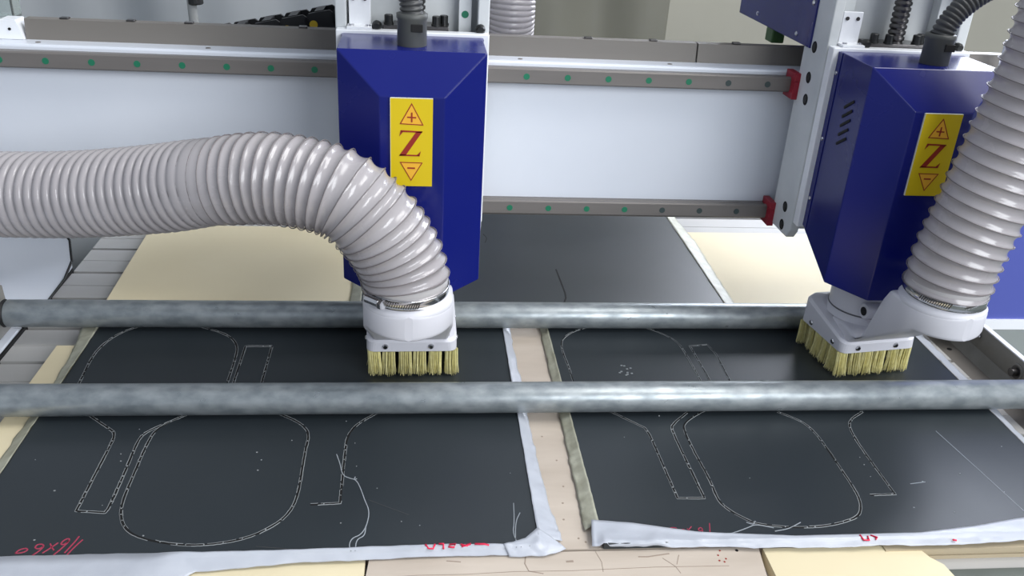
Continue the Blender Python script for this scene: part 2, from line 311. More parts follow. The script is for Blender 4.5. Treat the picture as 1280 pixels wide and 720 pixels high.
# ================================================================ black laminate sheets
LN = {
'L_oval':[(0.1836,0.9778),(0.1713,0.9673),(0.1482,0.9434),(0.1455,0.9104),(0.1465,0.8567),(0.1472,0.8144),(0.1506,0.7877),(0.1621,0.7621),(0.1825,0.7468),(0.2172,0.7361),(0.2539,0.7337),(0.2926,0.7432),(0.3185,0.7635),(0.3304,0.7824),(0.3357,0.8092),(0.3351,0.8522),(0.3344,0.8987),(0.3355,0.9233),(0.3307,0.9404),(0.3157,0.9581),(0.2883,0.9764)],
'L_leg':[(0.0544,0.9796),(0.0646,0.9689),(0.0945,0.9426),(0.1017,0.9341),(0.1042,0.9193),(0.1040,0.8577),(0.1040,0.7917),(0.1348,0.7882),(0.1366,0.7960),(0.1358,0.8541),(0.1331,0.9188),(0.1376,0.9369),(0.1713,0.9673),(0.1812,0.9797)],
'L_hook':[(0.4255,0.9801),(0.4155,0.9728),(0.3915,0.9481),(0.3824,0.9225),(0.3819,0.8897),(0.3836,0.7969),(0.3514,0.7951)],
'L_oval2':[(0.0236,1.0261),(0.0226,1.0534),(0.0175,1.1181),(0.0211,1.1517),(0.0349,1.1871),(0.0622,1.2118),(0.1193,1.2146),(0.1546,1.2023),(0.1901,1.1804),(0.2090,1.1519),(0.2129,1.1177),(0.2138,1.0540),(0.2143,1.0242)],
'L_slot':[(0.2225,1.0241),(0.2219,1.0559),(0.2211,1.1472),(0.2584,1.1472),(0.2590,1.0557),(0.2598,1.0238)],
'R_leg':[(0.7194,0.9800),(0.7291,0.9685),(0.7552,0.9424),(0.7650,0.9314),(0.7666,0.8859),(0.7691,0.7946),(0.8009,0.7937),(0.7994,0.8428),(0.7969,0.9273),(0.8006,0.9416),(0.8302,0.9709)],
'R_oval':[(0.8594,0.9763),(0.8434,0.9669),(0.8192,0.9468),(0.8126,0.9306),(0.8142,0.8759),(0.8175,0.8255),(0.8156,0.7904),(0.8231,0.7720),(0.8378,0.7566),(0.8457,0.7497),(0.8599,0.7453),(0.8906,0.7404),(0.9268,0.7419),(0.9579,0.7503),(0.9745,0.7593),(0.9847,0.7777),(0.9888,0.7987),(0.9894,0.8672),(0.9883,0.9169),(0.9822,0.9406),(0.9713,0.9544),(0.9542,0.9692)],
'R_hook':[(1.0745,0.9676),(1.0472,0.9478),(1.0385,0.9287),(1.0348,0.8854),(1.0348,0.7946),(1.0035,0.7939)],
'R_oval2':[(0.6877,1.0196),(0.6861,1.0526),(0.6855,1.0940),(0.6828,1.1237),(0.6841,1.1583),(0.6930,1.1769),(0.7136,1.1973),(0.7550,1.2158),(0.8184,1.2109),(0.8447,1.1914),(0.8647,1.1648),(0.8690,1.1341),(0.8707,1.0578),(0.8695,1.0219)],
'R_slot':[(0.8833,1.0218),(0.8842,1.0555),(0.8821,1.1475),(0.9106,1.1524),(0.9156,1.1233),(0.9137,1.0553),(0.9110,1.0215)],
'B_cut':[(0.7130,1.4216),(0.7147,1.3628),(0.7158,1.3138),(0.7083,1.2902)],
'B_cut2':[(0.5931,1.5796),(0.5995,1.5601),(0.5934,1.5368)],
'w1a':[(0.0660,0.7289),(0.0679,0.7339),(0.0729,0.7359),(0.0764,0.7343),(0.0749,0.7307),(0.0698,0.7288),(0.0660,0.7289)],
'w1b':[(0.0831,0.7240),(0.0887,0.7324),(0.0903,0.7382),(0.0879,0.7413),(0.0831,0.7412),(0.0817,0.7370),(0.0846,0.7344),(0.0878,0.7349),(0.0895,0.7382)],
'w1c':[(0.0951,0.7417),(0.0984,0.7364),(0.1025,0.7315)],
'w1d':[(0.1025,0.7429),(0.0974,0.7350),(0.0922,0.7280)],
'w1e':[(0.1040,0.7247),(0.1080,0.7325),(0.1121,0.7433),(0.1119,0.7491),(0.1076,0.7479),(0.1053,0.7421),(0.1071,0.7395),(0.1100,0.7409),(0.1124,0.7455)],
'w1f':[(0.1201,0.7520),(0.1184,0.7424),(0.1137,0.7273)],
'w1g':[(0.1253,0.7466),(0.1206,0.7357),(0.1169,0.7236)],
'w2a':[(0.7423,0.7409),(0.7492,0.7458),(0.7553,0.7446),(0.7536,0.7406),(0.7486,0.7377),(0.7428,0.7373),(0.7423,0.7409)],
'w2b':[(0.7539,0.7366),(0.7612,0.7428),(0.7635,0.7407),(0.7598,0.7374)],
'w2c':[(0.7637,0.7363),(0.7722,0.7465)],
'w2d':[(0.7663,0.7432),(0.7700,0.7360)],
'w2e':[(0.7800,0.7301),(0.7836,0.7406),(0.7828,0.7445),(0.7796,0.7434),(0.7784,0.7402),(0.7802,0.7385),(0.7833,0.7405)],
'w2f':[(0.7943,0.7511),(0.7887,0.7299)],
'fib1':[(0.3723,0.8869),(0.3779,0.8686),(0.3823,0.8464),(0.3908,0.8406),(0.3990,0.8375),(0.4053,0.8205),(0.4103,0.8020),(0.4170,0.7821),(0.4151,0.7594),(0.4098,0.7449),(0.4003,0.7398),(0.3981,0.7292),(0.4012,0.7198)],
'fib2':[(0.4141,0.7557),(0.4136,0.7429),(0.4053,0.7378),(0.4052,0.7203)],
'fib3':[(0.3973,0.8431),(0.3963,0.8375),(0.3994,0.8396)],
'scr1':[(0.4142,0.8019),(0.4354,0.7893),(0.4601,0.7750)],
'scr2':[(0.3029,0.7307),(0.3319,0.7263),(0.3634,0.7211)],
'scr3':[(1.1558,0.9213),(1.1664,0.8437),(1.1768,0.7603)],
'scr4':[(1.0636,0.8133),(1.0847,0.8164)],
'fib4':[(0.8645,0.7358),(0.8820,0.7391),(0.8996,0.7493)],
'fib5':[(0.5777,0.7915),(0.5758,0.7620),(0.5719,0.7390),(0.5796,0.7203)],
'fib6':[(0.5834,0.7750),(0.5776,0.7619),(0.5745,0.7389),(0.5743,0.7193)],
'fib7':[(0.7899,0.7294),(0.8122,0.7327),(0.8371,0.7430),(0.8460,0.7479),(0.8653,0.7411)],
'fib8':[(0.8478,0.7530),(0.8442,0.7469),(0.8370,0.7513)],

}
def dens(pts, step=.004):
    out = [Vector(pts[0])]
    for a, b in zip(pts[:-1], pts[1:]):
        a = Vector(a); b = Vector(b); n = max(1, int((b-a).length/step))
        for k in range(1, n+1): out.append(a.lerp(b, k/n))
    return out
def smooth2(pts, it=2):
    P = [Vector(p) for p in pts]
    for _ in range(it):
        Q = [P[0]]
        for a, b in zip(P[:-1], P[1:]): Q += [a*.75+b*.25, a*.25+b*.75]
        P = Q+[P[-1]]
    return P
CORNERS = {'L_leg': (6, 7), 'L_hook': (5,), 'R_leg': (5, 6), 'R_hook': (4,)}
def cut(sheet, key, sm=2, wd=.0026, burr=True, dark=True):
    src_ = []
    for i, p in enumerate(LN[key]): src_ += [p]*(4 if i in CORNERS.get(key, ()) else 1)
    P = dens([tuple(p) for p in smooth2(src_, sm)], .003); P = [P[0]]+[b_ for a_, b_ in zip(P[:-1], P[1:]) if (b_-a_).length > .0004]
    b = B()
    if dark: b.ribbon(P, wd, 0.0, th=.00025)
    o = b.build('cut_line', 'cut_dark', sheet, 'thin routed cut line with pale broken burr') if dark else None
    if not burr: return
    rnd = random.Random(hash(key) % 997 if False else sum(map(ord, key))); bb = B()
    for s in (-1, 1):
        i = 0
        while i < len(P)-2:
            n = rnd.randint(3, 11); seg = P[i:i+n+1]
            if rnd.random() < .93 and len(seg) > 1:
                out = []
                for j, p in enumerate(seg):
                    a = seg[max(j-1, 0)]; c = seg[min(j+1, len(seg)-1)]; t = (c-a).normalized(); q = Vector((-t.y, t.x))
                    d = s*(wd/2+.0002+rnd.uniform(-.0002, .0003)); out.append((p.x+q.x*d, p.y+q.y*d))
                bb.ribbon(out, rnd.uniform(.0003, .0007), 0.0, th=rnd.uniform(.0003, .0006))
            i += n+(1 if rnd.random() < .5 else 0)
    # crumbs bridging the cut
    for i in range(0, len(P)-1, 3):
        if rnd.random() < .4:
            p = P[i]; d = rnd.uniform(.0008, .0016); bb.box(p.x-d/2, p.x+d/2, p.y-d/2, p.y+d/2, 0, .0007)
    bb.build('burr', 'burr_pale', o)
def strokes(sheet, keys, wd, mat, name, label, z=0.0, sm=2):
    b = B()
    for k in keys: b.ribbon(dens([tuple(p) for p in smooth2(LN[k], sm)], .0015), wd, z, th=.0003)
    return b.build(name, mat, sheet, label)
BOXES = {}
def sheet(label, x0, x1, y0, y1):
    t = thing('laminate_sheet', label, 'sheet', ((x0+x1)/2, (y0+y1)/2, -.008), 'black laminate sheets on the bed')
    B().box(x0, x1, y0, y1, -.008, 0, .0006).build('panel', 'sheet_black', t); BOXES[t.name] = (x0, x1, y0, y1); return t
def film(parent, pairs, mat, label, nu=60, nv=7, amp=.0016, seed=1, fq=38):
    box = BOXES.get(parent.name)
    """crumpled protective film hanging between inner and outer edge points"""
    vs = []; m = len(pairs)-1
    for i in range(nu+1):
        t = i/nu*m; k = min(int(t), m-1); f = t-k
        a = Vector(pairs[k][0]).lerp(Vector(pairs[k+1][0]), f); c = Vector(pairs[k][1]).lerp(Vector(pairs[k+1][1]), f)
        for j in range(nv+1):
            p = a.lerp(c, j/nv); e = min(j, nv*1.0)/nv
            d = noise.noise_vector(Vector((p.x*fq+seed*7, p.y*fq, seed)))+0.6*noise.noise_vector(Vector((p.x*fq*2.7, p.y*fq*2.7+seed*3, 4.2)))
            q = p+Vector((d.x*amp*.8, d.y*amp*.8, abs(d.z)*amp*1.6))*(0.25+0.75*e)
            if box and box[0]-.001 < q.x < box[1]+.001 and box[2]-.001 < q.y < box[3]+.001: q.z = max(q.z, .0010+abs(d.z)*amp)
            vs.append(q)
    n = nv+1; b = B(); b.add(vs, [(i*n+j, i*n+j+1, (i+1)*n+j+1, (i+1)*n+j) for i in range(nu) for j in range(nv)], True)
    o = b.build('film_edge', mat, parent, label); md = o.modifiers.new('thick', 'SOLIDIFY'); md.thickness = .0004; return o
sL = sheet('black laminate sheet on the left in front, red number at its near left corner', 0.0, 0.6, .722, 1.250)
sR = sheet('black laminate sheet on the right in front, beyond the gap', .669, 1.262, .7225, 1.250)
sB = sheet('black laminate sheet lying behind the rear roller on the cream board', .377, .982, 1.262, 1.84)
for k in ('L_oval', 'L_leg', 'L_oval2'): cut(sL, k)
cut(sL, 'L_hook', 1); cut(sL, 'L_slot', 0)
cut(sR, 'R_leg', 1, .0024); cut(sR, 'R_oval', 2, .0024); cut(sR, 'R_hook', 1, .0024); cut(sR, 'R_oval2', 2, .0018); cut(sR, 'R_slot', 0, .0018)
cut(sB, 'B_cut', 1, .0028, False); cut(sB, 'B_cut2', 2, .0012, False)
strokes(sL, ['w1'+c for c in 'abcdefg'], .0016, 'marker_red', 'marking', 'red handwritten size 116x60 upside down')
strokes(sR, ['w2'+c for c in 'abcdef'], .0012, 'marker_red', 'marking', 'red handwritten number upside down')
strokes(sL, ['fib1', 'fib2', 'fib3'], .0011, 'fibre', 'fibre_strand', 'pale curled plastic fibre', sm=2)
strokes(sL, ['fib5', 'fib6'], .0009, 'fibre', 'fibre_strand', 'pale plastic fibre')
strokes(sR, ['fib7', 'fib8', 'fib4'], .0011, 'fibre', 'fibre_strand', 'pale plastic fibre')
strokes(sL, ['scr1', 'scr2'], .0007, 'conduit_grey', 'scratch', 'thin scratch'); strokes(sR, ['scr3', 'scr4'], .0009, 'fibre', 'scratch', 'long pale scratch')
rnd = random.Random(11); bs = B()
for _ in range(26):
    x = rnd.uniform(.02, .59); y = rnd.uniform(.73, 1.02); d = rnd.uniform(.0004, .0010); bs.box(x-d, x+d, y-d*.7, y+d*.7, 0, .0006)
o = bs.build('dust_specks', 'burr_pale', sL); o['kind'] = 'stuff'
bs = B()
for _ in range(18):
    x = rnd.uniform(.68, 1.25); y = rnd.uniform(.74, 1.04); d = rnd.uniform(.0004, .0009); bs.box(x-d, x+d, y-d*.7, y+d*.7, 0, .0006)
for _ in range(10):
    x = rnd.uniform(.757, .776); y = rnd.uniform(1.062, 1.094); bs.box(x-.0014, x+.0014, y-.001, y+.001, 0, .0009)
o = bs.build('dust_specks', 'burr_pale', sR); o['kind'] = 'stuff'
# film edges
film(sL, [((.0005, .725, .0012), (-.016, .725, -.007)), ((.0005, 1.0, .0012), (-.015, 1.0, -.007)), ((.0005, 1.12, .0014), (-.014, 1.12, -.004)), ((.0005, 1.20, .0014), (-.026, 1.20, -.005)), ((.0005, 1.25, .001), (-.022, 1.25, -.006))], 'film_aged', 'crumpled pale film along the left edge', 90, 6, .0022, 2)
film(sL, [((.599, .735, .001), (.626, .735, -.007)), ((.599, .80, .001), (.618, .80, -.006)), ((.599, .92, .001), (.615, .92, -.007)), ((.599, 1.25, .001), (.611, 1.25, -.007))], 'film_white', 'white film peeling off the right edge', 90, 7, .0022, 3, 46)
film(sL, [((.560, .7235, .001), (.566, .7135, -.007)), ((.585, .732, .0022), (.605, .7125, -.006)), ((.600, .748, .0022), (.628, .722, -.006))], 'film_white', 'folded white film flap at the near right corner', 26, 8, .002, 8)
film(sL, [((-.06, .7235, .0005), (-.06, .60, -.006)), ((.20, .7235, .001), (.17, .61, -.007)), ((.23, .7235, .001), (.245, .704, -.008)), ((.34, .7235, .001), (.345, .7125, -.007)), ((.42, .7250, .001), (.422, .7135, -.007)), ((.50, .7265, .001), (.50, .7165, -.007)), ((.57, .7240, .001), (.57, .7155, -.007))], 'film_white', 'white film hanging over the near edge', 110, 9, .0014, 5, 22)
film(sR, [((.6695, .755, .001), (.653, .75, -.007)), ((.6695, .90, .001), (.656, .90, -.007)), ((.6695, 1.25, .001), (.659, 1.25, -.007))], 'film_aged', 'crumpled pale film along the left edge', 90, 6, .0022, 4, 46)
fR = film(sR, [((.661, .757, .0035), (.656, .722, -.004)), ((.715, .749, .003), (.715, .7195, -.004)), ((.775, .735, .0025), (.775, .7185, -.004)), ((.885, .7265, .0015), (.885, .7125, -.004)), ((1.03, .7270, .0015), (1.03, .711, -.003)), ((1.10, .735, .002), (1.10, .7105, -.002)), ((1.20, .752, .003), (1.20, .717, -.001)), ((1.27, .768, .003), (1.275, .722, -.003))], 'film_white', 'white film folded up over the near edge', 110, 9, .0018, 6, 26)
film(sR, [((1.2615, .76, .001), (1.276, .76, -.010)), ((1.2615, .95, .001), (1.283, .95, -.010)), ((1.2615, 1.05, .001), (1.288, 1.05, -.010)), ((1.2615, 1.25, .001), (1.288, 1.25, -.010))], 'film_white', 'white film along the right edge', 80, 6, .0016, 7)
film(sB, [((.9815, 1.262, .001), (1.004, 1.262, -.007)), ((.9815, 1.42, .001), (1.007, 1.42, -.007)), ((.9815, 1.56, .001), (1.012, 1.56, -.007)), ((.9815, 1.72, .001), (1.002, 1.72, -.006)), ((.9815, 1.84, .001), (.998, 1.84, -.006))], 'film_aged', 'pale film along the right edge', 70, 6, .0016, 9)
film(sB, [((.3775, 1.262, .001), (.358, 1.262, -.007)), ((.3775, 1.84, .001), (.360, 1.84, -.007))], 'film_aged', 'pale film along the left edge', 70, 6, .0016, 10)
def red_marks(parent, segs):
    b = B()
    for p in segs: b.tube(p, .0011, 5)
    b.build('marking', 'marker_bright', parent, 'red marker scribble on the white film')
red_marks(sL, [[(.478, .7255, .0022), (.481, .721, .0008), (.486, .7205, .0006), (.488, .7255, .0022)], [(.492, .7258, .0022), (.497, .7255, .0022), (.497, .720, .0004)], [(.503, .7245, .0018), (.510, .7252, .002), (.508, .7215, .0008), (.502, .7225, .001)],
               [(.515, .7245, .002), (.522, .7225, .001), (.526, .7250, .002), (.516, .7220, .001)], [(.530, .7245, .002), (.540, .7240, .002), (.545, .7225, .0016)]])
red_marks(sR, [[(.958, .7245, .0022), (.960, .718, .0006), (.966, .7175, .0006), (.966, .7225, .002)], [(.970, .7235, .002), (.977, .7205, .0012), (.974, .7185, .0008)], [(1.062, .7145, .001), (1.066, .7135, .0008)]])
# ================================================================ press rollers
def roller(y, x0, x1, label):
    t = thing('press_roller', label, 'roller', ((x0+x1)/2, y, 0.0), 'press rollers across the sheets'); r = .0203; z = r+.0006
    B().lathe((x0, y, z), (1, 0, 0), [(0, r-.002), (.002, r)]+[(x1-x0-.002, r)]+[(x1-x0, r-.002)], 56).build('tube', 'galvanised', t)
    for s, x in ((-1, x0), (1, x1)):
        B().lathe((x, y, z), (s, 0, 0), [(0, r-.001), (.003, r+.0005), (.005, r-.001), (.0052, .008), (.012, .008)], 40, False).build('end_cap', 'rubber_black', t)
    return t
roller(.977, -.126, 1.350, 'galvanised front press roller crossing the whole width nearest the camera')
roller(1.207, -.126, 1.350, 'galvanised rear press roller behind the brushes')
for y, w_ in ((.977, 'front'), (1.207, 'rear')):
    t = thing('roller_bracket', 'grey bracket holding the left end of the %s roller' % w_, 'bracket', (-.145, y, -.02), 'roller end brackets')
    B().prism([(y-.036, -.0195), (y+.036, -.0195), (y+.030, .052), (y+.012, .060), (y-.012, .060), (y-.030, .030)], 0, -.150, -.1392).build('plate', 'angle_steel', t, None, .001)
    B().box(-.30, -.1505, y-.030, y+.030, -.0195, .046, .003).build('bearing_housing', 'angle_steel', t)

# ================================================================ gantry
ga = thing('gantry', 'white gantry beam with two grey guide rails spanning the machine behind the heads', 'gantry', (0.6, 1.38, 0.0))
B().box(-.70, 1.95, 1.300, 1.402, .152, .3895, .003).build('beam', 'white_paint', ga)
def rail(z, plug0, n, x0, x1):
    h = .0112
    prof = [(1.300, z+h*.8), (1.291, z+h*.8), (1.288, z+h*.55), (1.284, z+h*.55), (1.281, z+h), (1.277, z+h), (1.275, z+h-.002), (1.275, z-h+.002), (1.277, z-h), (1.281, z-h), (1.284, z-h*.55), (1.288, z-h*.55), (1.291, z-h*.8), (1.300, z-h*.8)]
    r = B().prism(prof, 0, x0, x1).build('linear_rail', 'rail_steel', ga)
    for k in range(n):
        x = plug0+.06*k
        B().lathe((x, 1.2753, z-.0005), (0, -1, 0), [(0, .0047), (.0006, .0045)], 18, False).build('rail_plug', 'green_plug' if (x < .88 and z > .3) or x < .8 else 'worn_plug', r)
    return r
rail(.3738, -.098, 30, -.70, 1.95); rail(.1722, .0080-.12, 30, -.70, 1.95)
B().prism([(1.2985, .1515), (1.2985, .1555), (1.402, .1555), (1.402, .1515)], 0, -.7, 1.95).build('lower_plate', 'bar_grey', ga)
# raised bar along the top and small fittings
tbar = B().prism([(1.335, .3895), (1.350, .3895), (1.356, .4175), (1.338, .4175)], 0, -.082, .886).build('top_bar', 'bar_grey', ga)
B().prism([(1.335, .3895), (1.350, .3895), (1.356, .4172), (1.338, .4172)], 0, .8885, 1.95).build('top_bar', 'bar_grey', ga)
for x in (-.03, .06, .14, .30, .72, .82, .95): B().box(x-.006, x+.006, 1.342, 1.352, .4172, .4200, .001).build('bar_fitting', 'dark_steel', tbar)
for x in (.17, .616, .842, -.06): B().lathe((x, 1.317, .3896), (0, 0, 1), [(0, .0038), (.0006, .0032)], 14, False).build('screw_hole', 'rail_steel', ga)
eb = B().prism([(-.50, .390), (-.083, .390), (-.091, .4165), (-.112, .4165), (-.135, .402), (-.50, .402)], 1, 1.330, 1.36).build('end_bracket', 'white_gloss', ga)
B().cyl((-.100, 1.3297, .404), (0, -1, 0), .002, .001, 10).build('screw_hole', 'hole_dark', eb)
ab = B()
for a in ((-.42, -.109, 1.372, 1.375, .413, .56), (-.112, -.109, 1.375, 1.40, .413, .56), (-.42, -.109, 1.372, 1.40, .4105, .413)): ab.box(*a)
ab.build('clear_cover', 'clear_acrylic', ga, 'clear acrylic cover at the far left end')
# legs
lgp = [(-.62, -.0195), (-.1235, -.0195), (-.1125, -.012), (-.1065, -.002), (-.1065, .012), (-.108, .022), (-.113, .040), (-.122, .058), (-.138, .072), (-.160, .152), (-.62, .152)]
lb = B(); prof = [(1.235, -.0192), (1.30, -.0120), (1.37, -.002), (1.41, .012), (1.432, .040), (1.440, .075), (1.440, .152), (1.452, .152), (1.452, -.0192)]
def xr(z):
    for (xa, za), (xb, zb) in zip(lgp[1:-2], lgp[2:-1]):
        if za <= z <= zb: return xa+(xb-xa)*(z-za)/(zb-za)
    return -.1235
n_ = len(prof); vs_ = [(-.62, y, z) for y, z in prof]+[(xr(z), y, z) for y, z in prof]
lb.add(vs_, [(i, (i+1) % n_, n_+(i+1) % n_, n_+i) for i in range(n_)], True).add(vs_, [tuple(range(n_)), tuple(range(2*n_-1, n_-1, -1))])
lg = lb.build('leg_cover', 'white_paint', ga, 'white rounded cover at the left leg')
B().tube([(xr(z)+.0015, y-.0005, z+.0008) for y, z in prof[:7]], .0020, 6).build('edge_trim', 'rubber_black', lg)
rl = B().box(1.385, 1.80, 1.262, 1.50, -.03, .385, .004).build('leg_cover', 'blue_panel', ga, 'blue painted cover at the right leg')
B().box(1.378, 1.385, 1.258, 1.268, -.03, .385, .001).build('edge_trim', 'rubber_black', rl)
B().box(1.383, 1.80, 1.2575, 1.262, -.03, -.012).build('foot_strip', 'white_gloss', rl)
B().box(1.357, 1.385, 1.296, 1.31, .390, .446, .002).build('stop_bracket', 'plate_white', ga)

# ================================================================ drag chain on the beam
dc = thing('drag_chain', 'black cable drag chain with yellow dots rising behind the beam', 'cable chain', (.3, 1.44, .36))
lk = None
for k in range(11):
    x = .12+.040*k; z = .368+.0078*k+.00012*k*k; a = -math.atan(.21)
    if lk is None:
        b = B()
        for y in (0, .050):
            b.prism([(-.024, -.014), (-.014, -.022), (.018, -.022), (.024, -.016), (.024, .012), (.016, .020), (-.016, .020), (-.024, .012)], 1, y, y+.006)
        b.box(-.007, .007, .006, .050, .014, .021); b.box(-.007, .007, .006, .050, -.022, -.015)
        me = bpy.data.meshes.new('chain_link'); me.from_pydata([tuple(v) for v in b.v], [], b.f); me.materials.append(MATS['chain_black'])
        b2 = B().cyl((-.012, -.0002, .003), (0, -1, 0), .0062, .0012, 18); m2 = bpy.data.meshes.new('pivot_dot'); m2.from_pydata([tuple(v) for v in b2.v], [], b2.f); m2.materials.append(MATS['yellow_dot']); lk = True
    o = bpy.data.objects.new('chain_link', me); COL.objects.link(o); o.parent = dc; o.location = Vector((x, 1.415, z))-dc.location; o.rotation_euler = (0, a, 0)
    d = bpy.data.objects.new('pivot_dot', m2); COL.objects.link(d); d.parent = o
B().box(.02, .62, 1.404, 1.480, .338, .342).build('tray', 'bar_grey', dc)

# ================================================================ carriages on the beam
HX = .460; DX = .665
def carriage(cx, label, sidecover, seal):
    t = thing('head_carriage', label, 'carriage', (cx, 1.23, .15), 'carriages on the gantry')
    for s in (-1, 1):
        x0, x1 = (cx-.100, cx-.086) if s < 0 else (cx+.084, cx+.099)
        p = B().prism([(1.196, .172), (1.206, .158), (1.262, .158), (1.272, .166), (1.272, .74), (1.196, .74)], 0, x0, x1).build('side_plate', 'plate_white', t, None, .0015)
        if s < 0:
            for y, z in ((1.236, .437), (1.236, .394), (1.232, .363), (1.228, .199), (1.228, .170), (1.236, .51)):
                B().lathe((x0+.0004, y, z), (-1, 0, 0), [(0, .0085), (.0006, .0082)], 20, False).build('bolt_hole', 'hole_dark', p)
                B().lathe((x0-.0002, y, z), (-1, 0, 0), [(0, .0050), (.0008, .0046)], 14, False).build('bolt', 'black_bolt', p)
    B().box(cx-.086, cx+.084, 1.236, 1.272, .16, .74).build('back_plate', 'plate_white', t)
    for x in (-.071, .068):
        r = B().box(cx+x-.0085, cx+x+.0085, 1.216, 1.236, .40, .74, .001).build('vertical_rail', 'plate_white' if x < 0 else 'plate_white', t)
        for z in (.466, .526, .586): B().lathe((cx+x, 1.2158, z), (0, -1, 0), [(0, .0048), (.0005, .0046)], 18, False).build('rail_plug', 'green_plug', r)
    prof = []; z = .40; k = 0
    while z < .74:
        prof += [(z, .0098), (z+.0016, .0118), (z+.0052, .0118), (z+.0066, .0098)]; z += .0078
    B().lathe((cx+.004, 1.213, 0), (0, 0, 1), prof, 24).build('ball_screw', 'dark_steel', t)
    for z in (.3738, .1722):
        for x, m in ((seal, 'red_seal'), (.0885, 'red_seal')):
            b = B(); b.box(cx+x, cx+x+.010, 1.262, 1.297, z-.019, z-.0075, .001); b.box(cx+x, cx+x+.010, 1.262, 1.297, z+.0075, z+.0195, .001); b.box(cx+x, cx+x+.010, 1.262, 1.2735, z-.0075, z+.0075)
            b.build('rail_seal', m, t, 'red end seal of the rail block')
    x0 = cx-sidecover
    mc = B().prism([(1.248, .433), (1.560, .433), (1.560, .62), (1.2725, .74), (1.2725, .50), (1.248, .50)], 0, x0, cx+sidecover-.01).build('motor_cover', 'blue_paint', t, 'dark blue box cover behind the carriage', .001)
    for y, z in ((1.260, .494), (1.300, .444), (1.470, .446)): B().lathe((x0, y, z), (-1, 0, 0), [(0, .0038), (.0012, .0036), (.0022, .0022)], 14, False).build('screw', 'bright_steel', mc)
    B().box(x0+.001, x0+.022, 1.395, 1.425, .412, .4335, .002).build('limit_switch', 'green_part', t, 'small green switch under the blue cover')
    return t
carriage(HX, 'white carriage behind the left spindle head, its screw hidden by a grey conduit', .094, -.0985)
carriage(HX+DX, 'white carriage behind the right spindle head with dark bolt holes and red rail seals', .1025, -.1085)

